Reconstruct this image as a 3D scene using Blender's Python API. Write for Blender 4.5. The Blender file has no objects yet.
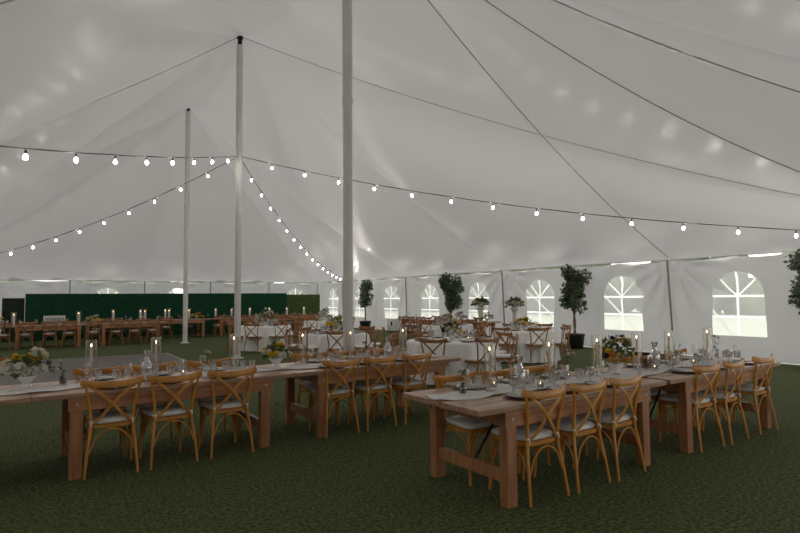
import bpy, bmesh, math, random
import numpy as np
from mathutils import Vector, Matrix
from mathutils.geometry import delaunay_2d_cdt
random.seed(7); rng = np.random.default_rng(7)
PI = math.pi
SC = bpy.context.scene
COL = SC.collection
# ---------------------------------------------------------------- camera
F_PX, PITCH, YAW, ROLL, EYE = 550.12, 3.268, 33.1545, -0.4727, 1.5844
def cam():
    y, p, r = map(math.radians, (YAW, PITCH, ROLL))
    fw = Vector((math.sin(y)*math.cos(p), math.cos(y)*math.cos(p), math.sin(p)))
    rt = Vector((math.cos(y), -math.sin(y), 0)); up = rt.cross(fw)
    r2 = rt*math.cos(r)+up*math.sin(r); u2 = up*math.cos(r)-rt*math.sin(r)
    cd = bpy.data.cameras.new('camera'); c = bpy.data.objects.new('camera', cd); COL.objects.link(c)
    m = Matrix((r2, u2, -fw)).transposed().to_4x4(); m.translation = (0, 0, EYE)
    c.matrix_world = m; cd.sensor_width = 36; cd.lens = F_PX/800*36; cd.clip_end = 500; cd.clip_start = .05
    SC.camera = c
cam()
# ---------------------------------------------------------------- light and exposure
SKY = 2.0
SKY_DIR = (.62, .42, .66)
def world():
    w = bpy.data.worlds.new('overcast_sky'); SC.world = w; w.use_nodes = True
    n = w.node_tree; bg = n.nodes['Background']
    tc = n.nodes.new('ShaderNodeTexCoord')
    cr = n.nodes.new('ShaderNodeValToRGB')
    dt = n.nodes.new('ShaderNodeVectorMath'); dt.operation = 'DOT_PRODUCT'; dt.inputs[1].default_value = SKY_DIR
    n.links.new(tc.outputs['Generated'], dt.inputs[0]); n.links.new(dt.outputs['Value'], cr.inputs[0])
    e = cr.color_ramp.elements
    e[0].position = 0.0; e[0].color = (.42, .415, .41, 1)
    e[1].position = 1.0; e[1].color = (1.7, 1.66, 1.63, 1)
    m = cr.color_ramp.elements.new(.55); m.color = (.80, .79, .78, 1)
    n.links.new(cr.outputs[0], bg.inputs[0]); bg.inputs[1].default_value = SKY
world()
vs = SC.view_settings; vs.view_transform = 'Standard'; vs.look = 'None'; vs.exposure = 0; vs.gamma = 1
try: vs.use_curve_mapping = False
except Exception: pass
SC.cycles.transparent_max_bounces = 32
SC.cycles.max_bounces = 10; SC.cycles.diffuse_bounces = 5
SC.cycles.sample_clamp_indirect = 4
# ---------------------------------------------------------------- materials
MATS = {}
def mat(name, col, rough=.6, metal=0, col2=None, scale=8, stretch=(1, 1, 1), bump=0, detail=4, emit=0, space='Object', spec=.5, bscale=None, translucent=0, tcol=None, coat=0, contrast=(.35, .65)):
    m = bpy.data.materials.new(name); m.use_nodes = True; MATS[name] = m
    nt = m.node_tree; L = nt.links; b = nt.nodes['Principled BSDF']
    b.inputs['Base Color'].default_value = (*col, 1); b.inputs['Roughness'].default_value = rough
    b.inputs['Metallic'].default_value = metal; b.inputs['Specular IOR Level'].default_value = spec
    b.inputs['Coat Weight'].default_value = coat; b.inputs['Coat Roughness'].default_value = .22
    tc = nt.nodes.new('ShaderNodeTexCoord'); mp = nt.nodes.new('ShaderNodeMapping')
    mp.inputs['Scale'].default_value = stretch; L.new(tc.outputs[space], mp.inputs[0])
    nz = nt.nodes.new('ShaderNodeTexNoise'); nz.inputs['Scale'].default_value = scale; nz.inputs['Detail'].default_value = detail
    L.new(mp.outputs[0], nz.inputs['Vector'])
    if col2:
        cr = nt.nodes.new('ShaderNodeValToRGB'); e = cr.color_ramp.elements
        e[0].position, e[1].position = contrast; e[0].color = (*col, 1); e[1].color = (*col2, 1)
        L.new(nz.outputs['Fac'], cr.inputs[0]); L.new(cr.outputs[0], b.inputs['Base Color'])
    if bump:
        bp = nt.nodes.new('ShaderNodeBump'); bp.inputs['Strength'].default_value = bump; bp.inputs['Distance'].default_value = .02
        if bscale:
            n2 = nt.nodes.new('ShaderNodeTexNoise'); n2.inputs['Scale'].default_value = bscale; n2.inputs['Detail'].default_value = 3
            L.new(mp.outputs[0], n2.inputs['Vector']); L.new(n2.outputs['Fac'], bp.inputs['Height'])
        else: L.new(nz.outputs['Fac'], bp.inputs['Height'])
        L.new(bp.outputs[0], b.inputs['Normal'])
    if emit:
        b.inputs['Emission Color'].default_value = (*col, 1); b.inputs['Emission Strength'].default_value = emit
    if translucent:
        out = nt.nodes['Material Output']; tr = nt.nodes.new('ShaderNodeBsdfTranslucent'); mx = nt.nodes.new('ShaderNodeMixShader')
        tr.inputs[0].default_value = (*(tcol or col), 1); mx.inputs[0].default_value = translucent
        L.new(b.outputs[0], mx.inputs[1]); L.new(tr.outputs[0], mx.inputs[2]); L.new(mx.outputs[0], out.inputs[0])
    return m
def glass(name, tint=(1, 1, 1), gl=.5, rough=.03, haze=0.0, hazecol=(.9, .9, .9), base=.04):
    m = bpy.data.materials.new(name); m.use_nodes = True; MATS[name] = m
    nt = m.node_tree; L = nt.links; out = nt.nodes['Material Output']; nt.nodes.remove(nt.nodes['Principled BSDF'])
    t = nt.nodes.new('ShaderNodeBsdfTransparent'); t.inputs[0].default_value = (*tint, 1)
    g = nt.nodes.new('ShaderNodeBsdfGlossy'); g.inputs['Roughness'].default_value = rough
    lw = nt.nodes.new('ShaderNodeLayerWeight'); lw.inputs[0].default_value = gl
    mth = nt.nodes.new('ShaderNodeMath'); mth.operation = 'MULTIPLY_ADD'; mth.inputs[1].default_value = .75; mth.inputs[2].default_value = base
    L.new(lw.outputs['Facing'], mth.inputs[0])
    mx = nt.nodes.new('ShaderNodeMixShader'); L.new(mth.outputs[0], mx.inputs[0]); L.new(t.outputs[0], mx.inputs[1]); L.new(g.outputs[0], mx.inputs[2])
    last = mx
    if haze:
        d = nt.nodes.new('ShaderNodeBsdfTranslucent'); d.inputs[0].default_value = (*hazecol, 1)
        m2 = nt.nodes.new('ShaderNodeMixShader'); m2.inputs[0].default_value = haze
        L.new(mx.outputs[0], m2.inputs[1]); L.new(d.outputs[0], m2.inputs[2]); last = m2
    L.new(last.outputs[0], out.inputs[0])
    return m
mat('canopy', (.66, .65, .64), .33, spec=.45, translucent=.30, tcol=(.385, .377, .372), bump=.05, scale=1.2, detail=2, coat=.55)
mat('wall_vinyl', (.70, .69, .685), .42, spec=.45, translucent=.30, tcol=(.47, .463, .478), bump=.12, scale=2.5, detail=3, coat=.35)
mat('webbing', (.60, .59, .57), .6, translucent=.25)
mat('cable_dark', (.10, .10, .10), .7)
glass('window_vinyl', gl=.3, rough=.12, haze=.26, hazecol=(.95, .95, .95), base=.02)
mat('muntin', (.85, .85, .84), .5, translucent=.93, tcol=(.98, .98, .98))
mat('strap', (.93, .93, .93), .6)
mat('pole_white', (.70, .69, .67), .35, col2=(.76, .75, .73), scale=3, spec=.5)
mat('pole_grey', (.34, .33, .32), .5)
mat('dark_metal', (.02, .02, .022), .45, metal=.6)
mat('turf', (.040, .053, .021), .95, col2=(.135, .160, .068), scale=34, detail=8, bump=.5, bscale=120, spec=.12, contrast=(.38, .64))
mat('grass_blade', (.072, .092, .038), .8, col2=(.18, .21, .095), scale=9, detail=6, spec=.15)
mat('lawn', (.40, .43, .33), .95, col2=(.46, .485, .38), scale=.6, detail=5)
mat('dance_grey', (.10, .084, .077), .6, col2=(.128, .110, .102), scale=2, detail=6)
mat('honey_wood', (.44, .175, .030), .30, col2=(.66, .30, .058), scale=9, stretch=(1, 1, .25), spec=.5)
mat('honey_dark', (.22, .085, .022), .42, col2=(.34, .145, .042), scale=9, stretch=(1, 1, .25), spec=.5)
mat('cushion', (.78, .765, .74), .85, col2=(.86, .845, .82), scale=30)
mat('top_wood', (.28, .155, .098), .36, col2=(.50, .32, .215), scale=6, stretch=(.35, 5, 5), detail=7, bump=.06)
mat('leg_wood', (.32, .13, .055), .48, col2=(.47, .225, .10), scale=5, stretch=(4, 4, .5), detail=6, bump=.06)
mat('apron_wood', (.32, .13, .055), .48, col2=(.47, .225, .10), scale=5, stretch=(.5, 4, 4), detail=6, bump=.06)
mat('groove', (.03, .018, .012), .8)
mat('bolt', (.6, .6, .58), .35, metal=.9)
mat('gauze', (.78, .76, .74), .9, col2=(.90, .88, .86), scale=60, bump=.3, translucent=.15)
mat('linen', (.88, .875, .87), .85, bump=.05, scale=20)
mat('napkin', (.74, .73, .72), .9, col2=(.84, .83, .82), scale=25)
mat('ceramic', (.78, .77, .75), .25)
mat('charger', (.11, .045, .022), .45, col2=(.20, .09, .045), scale=30)
glass('glass', gl=.4, base=.11)
glass('glass_cut', gl=.5, base=.32, rough=.06, tint=(.97, .97, .97))
glass('hurricane', gl=.25, base=.035, rough=.04, tint=(.99, .985, .98))
glass('amber', gl=.4, base=.08, tint=(.75, .42, .1))
glass('smoked', gl=.4, base=.10, tint=(.30, .28, .24))
mat('silver', (.7, .7, .7), .25, metal=1)
mat('wax', (.62, .46, .36), .5)
mat('wax_white', (.8, .77, .72), .5, translucent=.2)
mat('flame', (1, .62, .28), .5, emit=14)
mat('bulb_glow', (1, .93, .84), .3, emit=170)
mat('socket', (.02, .02, .02), .5)
mat('cream_petal', (.70, .64, .48), .7, translucent=.25)
mat('white_petal', (.74, .73, .66), .7, translucent=.25)
mat('yellow_petal', (.85, .60, .035), .7, translucent=.25)
mat('orange_petal', (.72, .30, .03), .7, translucent=.25)
mat('plum_petal', (.08, .04, .07), .7, translucent=.15)
mat('blush_petal', (.62, .40, .32), .7, translucent=.25)
mat('leaf', (.07, .11, .04), .6, col2=(.15, .20, .08), scale=6, translucent=.25)
mat('ficus_leaf', (.085, .125, .07), .45, col2=(.19, .24, .15), scale=4, translucent=.3)
mat('pale_leaf', (.22, .27, .14), .6, translucent=.3)
mat('bark', (.16, .11, .075), .8, col2=(.24, .18, .13), scale=20)
mat('pot_black', (.012, .012, .013), .4)
mat('hedge_dark', (.006, .040, .020), .8, col2=(.012, .078, .038), scale=22, detail=6, bump=1, bscale=60, spec=.2)
mat('hedge_olive', (.045, .070, .020), .8, col2=(.08, .115, .036), scale=22, detail=6, bump=1, bscale=60, spec=.2)
mat('hedge_black', (.014, .028, .016), .8, col2=(.03, .045, .026), scale=22, detail=6, bump=1, bscale=60, spec=.2)
mat('white_paint', (.75, .74, .72), .45)
mat('black_plastic', (.018, .018, .02), .5)
mat('tree_far', (.16, .22, .12), .9, col2=(.25, .30, .18), scale=1.3, detail=5, translucent=.2)
mat('soil', (.04, .028, .02), .95)
M = MATS
# ---------------------------------------------------------------- mesh helpers
class MB:
    def __init__(s): s.bm = bmesh.new()
    def box(s, x0, x1, y0, y1, z0, z1, bev=0):
        bm = bmesh.new()
        vs_ = [bm.verts.new((x, y, z)) for z in (z0, z1) for y in (y0, y1) for x in (x0, x1)]
        for f in ((0, 2, 3, 1), (4, 5, 7, 6), (0, 1, 5, 4), (2, 6, 7, 3), (0, 4, 6, 2), (1, 3, 7, 5)): bm.faces.new([vs_[i] for i in f])
        if bev: bmesh.ops.bevel(bm, geom=bm.edges[:], offset=bev, segments=2, affect='EDGES', profile=.6)
        s.merge(bm); return s
    def merge(s, bm, mtx=None):
        if mtx is not None: bm.transform(mtx)
        me = bpy.data.meshes.new('t'); bm.to_mesh(me); bm.free(); s.bm.from_mesh(me); bpy.data.meshes.remove(me)
    def ring(s, c, u, v, ru, rv, n):
        return [s.bm.verts.new(c+u*(ru*math.cos(2*PI*i/n))+v*(rv*math.sin(2*PI*i/n))) for i in range(n)]
    def tube(s, pts, r, n=8, flat=None, caps=True, up=None):
        pts = [Vector(p) for p in pts]; N = len(pts)
        rs = r if isinstance(r, (list, tuple)) else [r]*N
        prev = None; rings = []
        for i, p in enumerate(pts):
            d = (pts[min(i+1, N-1)]-pts[max(i-1, 0)]).normalized()
            a = up or (Vector((0, 0, 1)) if abs(d.z) < .9 else Vector((0, 1, 0)))
            a = Vector(a)
            if prev is not None and up is None: a = prev
            u = d.cross(a).normalized(); v = u.cross(d).normalized(); prev = v
            rings.append(s.ring(p, u, v, rs[i], rs[i]*(flat or 1), n))
        for a, b in zip(rings, rings[1:]):
            for k in range(n): s.bm.faces.new((a[k], a[(k+1) % n], b[(k+1) % n], b[k]))
        if caps:
            s.bm.faces.new(rings[0][::-1]); s.bm.faces.new(rings[-1])
        return s
    def lathe(s, prof, n=20, c=(0, 0, 0), sx=1, sy=1):
        rings = []
        for r, z in prof:
            if r < 1e-5: rings.append([s.bm.verts.new((c[0], c[1], c[2]+z))])
            else: rings.append([s.bm.verts.new((c[0]+sx*r*math.cos(2*PI*i/n), c[1]+sy*r*math.sin(2*PI*i/n), c[2]+z)) for i in range(n)])
        for a, b in zip(rings, rings[1:]):
            if len(a) == 1 and len(b) == 1: continue
            for k in range(n):
                k2 = (k+1) % n
                if len(a) == 1: s.bm.faces.new((a[0], b[k2], b[k]))
                elif len(b) == 1: s.bm.faces.new((a[k], a[k2], b[0]))
                else: s.bm.faces.new((a[k], a[k2], b[k2], b[k]))
        return s
    def prism(s, poly, z0, z1, zf=None):
        a = [s.bm.verts.new((x, y, z0)) for x, y in poly]; b = [s.bm.verts.new((x, y, z1)) for x, y in poly]; n = len(poly)
        for k in range(n): s.bm.faces.new((a[k], a[(k+1) % n], b[(k+1) % n], b[k]))
        s.bm.faces.new(a[::-1]); s.bm.faces.new(b); return s
    def mesh(s, name, m, smooth=True, angle=40):
        me = bpy.data.meshes.new(name)
        bmesh.ops.recalc_face_normals(s.bm, faces=s.bm.faces[:])
        s.bm.to_mesh(me); s.bm.free(); me.materials.append(m)
        if smooth:
            me.shade_smooth()
            try: me.set_sharp_from_angle(angle=math.radians(angle))
            except Exception: pass
        return me
    def build(s, name, m, parent=None, **k): return link(name, s.mesh(name, m, **k), parent)
def link(name, me, parent=None, loc=None):
    o = bpy.data.objects.new(name, me); COL.objects.link(o)
    if parent: o.parent = parent
    if loc: o.location = loc
    return o
def tag(o, label=None, cat=None, group=None, kind=None):
    if label:
        w = label.replace(',', ' ').split(); assert 4 <= len(w) <= 16, label
        o['label'] = label
    if cat: o['category'] = cat
    if group: o['group'] = group
    if kind: o['kind'] = kind
    return o
def empty(name, loc=(0, 0, 0), rz=0):
    o = bpy.data.objects.new(name, None); COL.objects.link(o); o.location = loc; o.rotation_euler = (0, 0, rz); o.empty_display_size = .1
    return o
def struct(o): o['kind'] = 'structure'; return o
def copy_tree(o, parent=None):
    c = o.copy(); COL.objects.link(c)
    if parent: c.parent = parent
    for ch in list(o.children): copy_tree(ch, c)
    return c
class Proto:
    def __init__(s, maker): s.maker = maker; s.root = None
    def put(s, loc, rz, label, cat, group=None):
        if s.root is None: s.root = s.maker(); o = s.root
        else: o = copy_tree(s.root)
        o.location = loc; o.rotation_euler = (0, 0, rz)
        if 'group' in o.keys() and not group: del o['group']
        tag(o, label, cat, group); return o
def smoothpath(pts, n=4):
    P = [Vector(p) for p in pts]; out = []
    Q = [P[0]*2-P[1]]+P+[P[-1]*2-P[-2]]
    for i in range(1, len(Q)-2):
        for k in range(n):
            t = k/n; a, b, c, d = Q[i-1:i+3]
            out.append(.5*((2*b)+(c-a)*t+(2*a-5*b+4*c-d)*t*t+(3*b-a-3*c+d)*t**3))
    out.append(P[-1]); return out
# ---------------------------------------------------------------- the tent
X0, X1, Y0, Y1, EAVE, PK = -5.41, 14.33, -1.2, 30.92, 2.59, 8.88
PX = 4.46; PY = (8.48, 14.85, 21.23)
def seg_d(p, a, b):
    ab = b-a; t = max(0, min(1, (p-a).dot(ab)/ab.length_squared)); return (p-(a+ab*t)).length, t
def canopy():
    lines = []   # a, b, za, zb, sag
    def W(a, b, sag, zb=EAVE): lines.append((Vector(a), Vector(b), PK, zb, sag))
    for k in PY:
        W((PX, k), (X1, k), .5); W((PX, k), (X0, k), .32)
    for e in (2.1, 27.6):
        W((PX, PY[1]), (X1, e), .5); W((PX, PY[1]), (X0, e), .32)
    for pk, e, f in ((PY[0], 2.1, Y0), (PY[2], 27.6, Y1)):
        s = 1.0 if pk == PY[0] else .6
        W((PX, pk), (X1, e), s); W((PX, pk), (X0, e), .6)
        W((PX, pk), (X1, f), s); W((PX, pk), (X0, f), .7); W((PX, pk), (PX, f), .7)
        W((PX, pk), (PX+4.9, f), .8); W((PX, pk), (PX-4.9, f), .8)
    lines.append((Vector((PX, PY[0])), Vector((PX, PY[1])), PK, PK, .6)); lines.append((Vector((PX, PY[1])), Vector((PX, PY[2])), PK, PK, .6))
    pts, edges = [], []
    def addline(a, b, st=.3):
        n = max(2, int((b-a).length/st)); i0 = len(pts)
        for k in range(n+1): pts.append(a.lerp(b, k/n))
        edges.extend((i0+k, i0+k+1) for k in range(n))
    cs = [Vector((X0, Y0)), Vector((X1, Y0)), Vector((X1, Y1)), Vector((X0, Y1))]
    for i in range(4): addline(cs[i], cs[(i+1) % 4], .4)
    for l in lines: addline(l[0], l[1])
    g = .36; y = Y0+g; r = 0
    while y < Y1-.15:
        x = X0+g*(1 if r % 2 else .5)+.0
        while x < X1-.15:
            p = Vector((x, y))
            if min(seg_d(p, l[0], l[1])[0] for l in lines) > .13: pts.append(p)
            x += g
        y += g*.87; r += 1
    v, e, f, *_ = delaunay_2d_cdt(pts, edges, [], 0, 1e-4)
    z = np.full(len(v), 5.0); fix = np.zeros(len(v), bool)
    for i, p in enumerate(v):
        if min(abs(p.x-X0), abs(p.x-X1), abs(p.y-Y0), abs(p.y-Y1)) < 2e-3: z[i] = EAVE; fix[i] = True; continue
        for a, b, za, zb, sag in lines:
            d, t = seg_d(p, a, b)
            if d < 2e-3: z[i] = za+(zb-za)*t-4*sag*t*(1-t); fix[i] = True; break
        else:
            z[i] = EAVE+2
    V = np.array([(p.x, p.y) for p in v]); E = np.array(e)
    w = 1/np.maximum(np.linalg.norm(V[E[:, 0]]-V[E[:, 1]], axis=1), .05)
    N = len(v); ws = np.bincount(E[:, 0], w, N)+np.bincount(E[:, 1], w, N)
    for it in range(2500):
        s = np.bincount(E[:, 0], w*z[E[:, 1]], N)+np.bincount(E[:, 1], w*z[E[:, 0]], N)
        z = np.where(fix, z, s/np.maximum(ws, 1e-6)-.007)
    me = bpy.data.meshes.new('ceiling'); me.from_pydata([(p.x, p.y, z[i]) for i, p in enumerate(v)], [], f)
    me.materials.append(M['canopy']); me.shade_smooth()
    c = struct(link('ceiling', me))
    crisp = {(PY[0], X1, PY[0]), (PY[0], X1, 2.1), (PY[0], X1, Y0), (PY[0], X0, PY[0]), (PY[1], X0, PY[1]), (PY[1], X1, 2.1)}
    for a, b, za, zb, sag in lines[:-2]:
        if not any(abs(a.y-q[0])+abs(b.x-q[1])+abs(b.y-q[2]) < .01 for q in crisp): continue
        n = 24; path = []
        for k in range(n+1):
            t = .01+.98*k/n; p = a.lerp(b, t); path.append((p.x, p.y, za+(zb-za)*t-4*sag*t*(1-t)-.012))
        MB().tube(path, .011 if (a.y < 9 and b.y < 9) else .007, 6).build('webbing_strap', M['webbing'], c)
    mb = MB()   # eave rope and valance around the perimeter
    for i in range(4):
        a, b = cs[i], cs[(i+1) % 4]; n = int((b-a).length/.5)
        mb.tube([(*a.lerp(b, k/n), EAVE-.02) for k in range(n+1)], .022, 6)
    mb.build('eave_rope', M['strap'], c)
canopy()
EPOLES = {'right': [-1.2, 2.1, 5.29, 8.48, 11.66, 14.85, 18.04, 21.23, 24.4, 27.6, 30.92]}
def wall(name, P0, P1, nrm, poles, hooks, wins, res, ph=0):
    """fabric wall from P0 to P1; nrm points inward; wins = list of (centre, half width, bottom, top)."""
    P0, P1, nrm = Vector(P0), Vector(P1), Vector(nrm); Lg = (P1-P0).length; d = (P1-P0)/Lg
    pts, edges = [], []
    def top(s):
        k = s/hooks; fr = k-math.floor(k); return EAVE-.03-.055*math.sin(PI*fr)**.7
    def loop(ps, closed=True):
        i0 = len(pts); pts.extend(ps); n = len(ps)
        edges.extend((i0+k, i0+(k+1) % n) for k in range(n if closed else n-1))
    n = int(Lg/res)
    brd = [Vector((Lg*k/n, .015)) for k in range(n+1)]+[Vector((Lg, .5+.4*k)) for k in range(4)]+[Vector((Lg*k/n, top(Lg*k/n))) for k in range(n, -1, -1)]+[Vector((0, 1.7-.4*k)) for k in range(4)]
    loop(brd)
    arcs = []
    for c, hw, zb, zt in wins:
        sp = zt-hw*.98
        a = [Vector((c-hw, zb+(sp-zb)*k/6)) for k in range(6)][::1]
        arc = [Vector((c-hw*math.cos(PI*k/16), sp+(zt-sp)*math.sin(PI*k/16))) for k in range(17)]
        b = [Vector((c+hw, sp-(sp-zb)*k/6)) for k in range(1, 7)]
        bt = [Vector((c+hw-2*hw*k/8, zb)) for k in range(1, 8)]
        arcs.append(a+arc+b+bt); loop(arcs[-1])
    def inside(p, grow=0):
        for c, hw, zb, zt in wins:
            sp = zt-hw*.98
            if abs(p.x-c) < hw+grow and zb-grow < p.y < sp: return True
            if p.y >= sp and math.hypot((p.x-c)/(hw+grow), (p.y-sp)/(zt-sp+grow)) < 1: return True
        return False
    m = int(2.5/res)
    for i in range(1, n):
        for j in range(1, m):
            p = Vector((Lg*i/n+(.3*res if j % 2 else 0), .015+2.5*j/m))
            if p.y < top(p.x)-.4*res and p.x < Lg-.3*res and not inside(p, .35*res): pts.append(p)
    v, e, f, *_ = delaunay_2d_cdt(pts, edges, [], 1, 1e-4)
    def disp(s, z):
        o = .034*math.sin(s*2.9+ph)*math.sin(z*1.3+s*.4)+.020*math.sin(s*7.3+z*2.2+ph)+.008*math.sin(s*13-z*4)
        o *= min(1, max(0, (z-.0)/.4))
        for q in poles:
            ds, dz = s-q, EAVE-z; r = math.hypot(ds, dz)
            if r < 2.3:
                ang = math.atan2(abs(ds), dz+.01)
                o += .105*math.sin(ang*15+q)*math.exp(-((r-.9)/.8)**2)
        k = s/hooks; fr = k-math.floor(k)
        o += .05*math.sin(PI*fr)*math.exp(-(EAVE-z)/.3)*math.sin(z*16+3*fr)
        return o
    def P(s, z): q = P0+d*s+nrm*disp(s, z); return (q.x, q.y, z)
    keep = [q for q in f if not inside(sum((v[i] for i in q), Vector((0, 0)))/len(q))]
    me = bpy.data.meshes.new(name); me.from_pydata([P(p.x, p.y) for p in v], [], keep)
    me.materials.append(M['wall_vinyl']); me.shade_smooth()
    w = struct(link(name, me))
    for ci, (c, hw, zb, zt) in enumerate(wins):
        WN[0] += 1; sp = zt-hw*.98
        mb = MB(); pr = arcs[ci]; cen = mb.bm.verts.new(P(c, sp)); vv = [mb.bm.verts.new(P(p.x, p.y)) for p in pr]
        for k in range(len(vv)): mb.bm.faces.new((cen, vv[k], vv[(k+1) % len(vv)]))
        wo = struct(mb.build('window_%d' % WN[0], M['window_vinyl']))
        mb = MB(); off = .012
        def bar(s0, z0, s1, z1, wd=.026):
            k = 8; A = []; B = []
            dv = Vector((s1-s0, z1-z0)).normalized(); pv = Vector((-dv.y, dv.x))*wd
            for i in range(k+1):
                s_, z_ = s0+(s1-s0)*i/k, z0+(z1-z0)*i/k
                for lst, sg in ((A, 1), (B, -1)):
                    q = Vector(P(s_+pv.x*sg, z_+pv.y*sg))
                    q2 = q+Vector((nrm.x, nrm.y, 0))*off; 
                    lst.append((mb.bm.verts.new(q2),))
            for i in range(k):
                mb.bm.faces.new((A[i][0], A[i+1][0], B[i+1][0], B[i][0]))
        bar(c, zb, c, zt); bar(c-hw, sp, c+hw, sp); bar(c-hw, (zb+sp)/2-.02, c+hw, (zb+sp)/2-.02)
        for s_ in (-1, 1): bar(c, sp, c+s_*hw*.71, sp+(zt-sp)*.71, .02)
        mb.build('muntin', M['muntin'], wo, smooth=False)
    return w
WN = [0]
rp = [2.1, 8.48, 14.85, 21.23, 27.6]
wins_r = [(y-2.1+.02, .62, .585, 2.17) for y in (3.6, 6.78, 9.97, 13.16, 16.34, 19.53, 22.72, 25.9, 29.09)]
wall('wall_right', (X1, 2.1), (X1, Y1), (-1, 0), [y-2.1 for y in rp], 1.594, wins_r, .11)
bx = [X0+3.29*k for k in range(7)]
wall('wall_back', (X0, Y1), (X1, Y1), (0, -1), [x-X0 for x in bx], 1.645, [(12.72-X0, .62, .585, 2.2), (6.1-X0, .62, .585, 2.2), (2.8-X0, .62, .585, 2.2), (-3.8-X0, .62, .585, 2.2)], .16, 1.3)
wall('wall_left', (X0, Y1), (X0, Y0), (1, 0), [Y1-y for y in rp], 1.594, [], .4, 2)
wall('wall_front', (3.2, Y0), (X0, Y0), (0, 1), [], 1.645, [], .5, 2)
def ground():
    mb = MB(); q = [(-5.45, -1.24), (14.37, -1.24), (14.37, 30.96), (-5.45, 30.96)]
    v = [mb.bm.verts.new((x, y, 0)) for x, y in q]; mb.bm.faces.new(v)
    struct(mb.build('floor', M['turf'], smooth=False))
    mb = MB(); q = [(-60, -40), (120, -40), (120, 160), (-60, 160)]
    v = [mb.bm.verts.new((x, y, -.03)) for x, y in q]; mb.bm.faces.new(v)
    struct(mb.build('ground', M['lawn'], smooth=False))
    n = 52000; x = rng.uniform(-.6, 8.6, n); y = rng.uniform(.6, 8.2, n)
    ok = (x < .4+y*1.45)|(x < 1.2); x = x[ok]; y = y[ok]; n = len(x)
    a = rng.uniform(0, PI, n); h = rng.uniform(.012, .026, n); w = .0035; lx = rng.normal(0, .010, n); ly = rng.normal(0, .010, n)
    V = np.empty((n, 3, 3)); V[:, 0] = np.stack([x-np.cos(a)*w, y-np.sin(a)*w, 0*x], 1); V[:, 1] = np.stack([x+np.cos(a)*w, y+np.sin(a)*w, 0*x], 1); V[:, 2] = np.stack([x+lx, y+ly, h], 1)
    me = bpy.data.meshes.new('grass'); me.from_pydata(V.reshape(-1, 3).tolist(), [], np.arange(3*n).reshape(-1, 3).tolist()); me.materials.append(M['grass_blade'])
    tag(link('grass', me), 'short dark green turf pile covering the tent floor', 'grass', kind='stuff')
    mb = MB(); mb.box(-5.0, 3.12, 11.3, 17.45, 0.002, .025)
    o = tag(mb.build('dance_floor', M['dance_grey'], smooth=False), 'flat grey dance floor behind the front left farm table', 'dance floor')
    mb = MB()
    for (x0, x1, y0, y1) in ((3.12, 3.18, 11.24, 17.51), (-5.0, 3.12, 11.24, 11.3), (-5.0, 3.12, 17.45, 17.51)): mb.box(x0, x1, y0, y1, .002, .022, .005)
    mb.build('edge_trim', M['pole_grey'], o)
ground()
def masts():
    labs = ('tallest white tent pole behind the front farm tables', 'white tent pole where the light strings meet', 'shortest looking white tent pole, beside the far left tables')
    for y, lb in zip(PY, labs):
        r = tag(empty('tent_pole', (PX, y, 0)), lb, 'pole', 'centre poles of the tent')
        MB().lathe([(0, .02), (.085, .02), (.085, 5.35), (.09, 5.36), (.09, 8.6), (0, 8.6)], 20).build('shaft', M['pole_white'], r)
        MB().lathe([(.092, 5.0), (.1, 5.02), (.1, 5.12), (.092, 5.14)], 20).build('sleeve_collar', M['pole_white'], r)
        MB().lathe([(0, 8.6), (.06, 8.6), (.06, 8.8), (.11, 8.82), (.11, 8.86), (0, 8.86)], 16).build('top_bracket', M['dark_metal'], r)
        MB().box(-.15, .15, -.15, .15, 0.001, .02, .004).build('base_plate', M['pole_white'], r)
masts()
def sidepoles():
    k = 0
    for y, lb in ((2.1, None), (8.48, 'grey side pole at the wall between the two largest windows'), (14.85, 'grey side pole at the wall behind the right pedestal flowers'), (21.23, 'grey side pole at the wall above the white box'), (27.6, 'farthest grey side pole on the windowed wall')):
        lb = lb or 'grey side pole at the wall, nearest the camera'
        r = tag(empty('side_pole', (X1-.16, y-.1, 0)), lb, 'pole', 'side poles on the windowed wall')
        MB().tube([(0, 0, .005), (0, .1, EAVE-.06)], .028, 10).build('shaft', M['pole_grey'], r)
        MB().box(-.06, .06, .04, .16, EAVE-.06, EAVE-.03, .004).build('bracket', M['white_paint'], r)
    for i, x in enumerate(bx):
        r = tag(empty('side_pole', (x if 0 < i < 6 else x+(.22 if i == 0 else -.22), Y1-.16, 0)), 'thin grey pole number %s from the left along the back wall' % ('one', 'two', 'three', 'four', 'five', 'six', 'seven')[i], 'pole', 'side poles on the back wall')
        MB().tube([(0, 0, .005), (0, 0, EAVE-.05)], .026, 8).build('shaft', M['pole_grey'], r)
        MB().box(-.05, .05, -.05, .05, EAVE-.05, EAVE-.03, .004).build('bracket', M['white_paint'], r)
sidepoles()
def guys():
    nm = {5.29: 'beyond the right hand potted tree', 8.48: 'outside the largest window', 11.66: 'outside the second largest window', 14.85: 'outside the window left of the tall ficus', 18.04: 'outside the window right of the bushy tree', 21.23: 'outside the window left of the bushy tree', 24.4: 'outside the far window by the small tree'}
    for y, lb in nm.items():
        w = .05; mb = MB()
        A = Vector((X1+.12, y, EAVE-.08)); B = Vector((X1+3.7, y, 0)); d = (B-A).normalized(); n = Vector((d.z, 0, -d.x))*.004
        vs_ = [mb.bm.verts.new(p+Vector((0, s*w, 0))+n*q) for p in (A, B) for s in (-1, 1) for q in (-1, 1)]
        for f in ((0, 1, 3, 2), (4, 6, 7, 5), (0, 4, 5, 1), (2, 3, 7, 6), (0, 2, 6, 4), (1, 5, 7, 3)): mb.bm.faces.new([vs_[i] for i in f])
        tag(mb.build('guy_strap', M['strap'], smooth=False), 'white guy strap sloping to the ground '+lb, 'strap', 'guy straps outside the windows')
guys()
def wobble(bm, amp, sc):
    from mathutils import noise
    for v in bm.verts:
        n = noise.noise_vector(v.co*sc); v.co += n*amp
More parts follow.
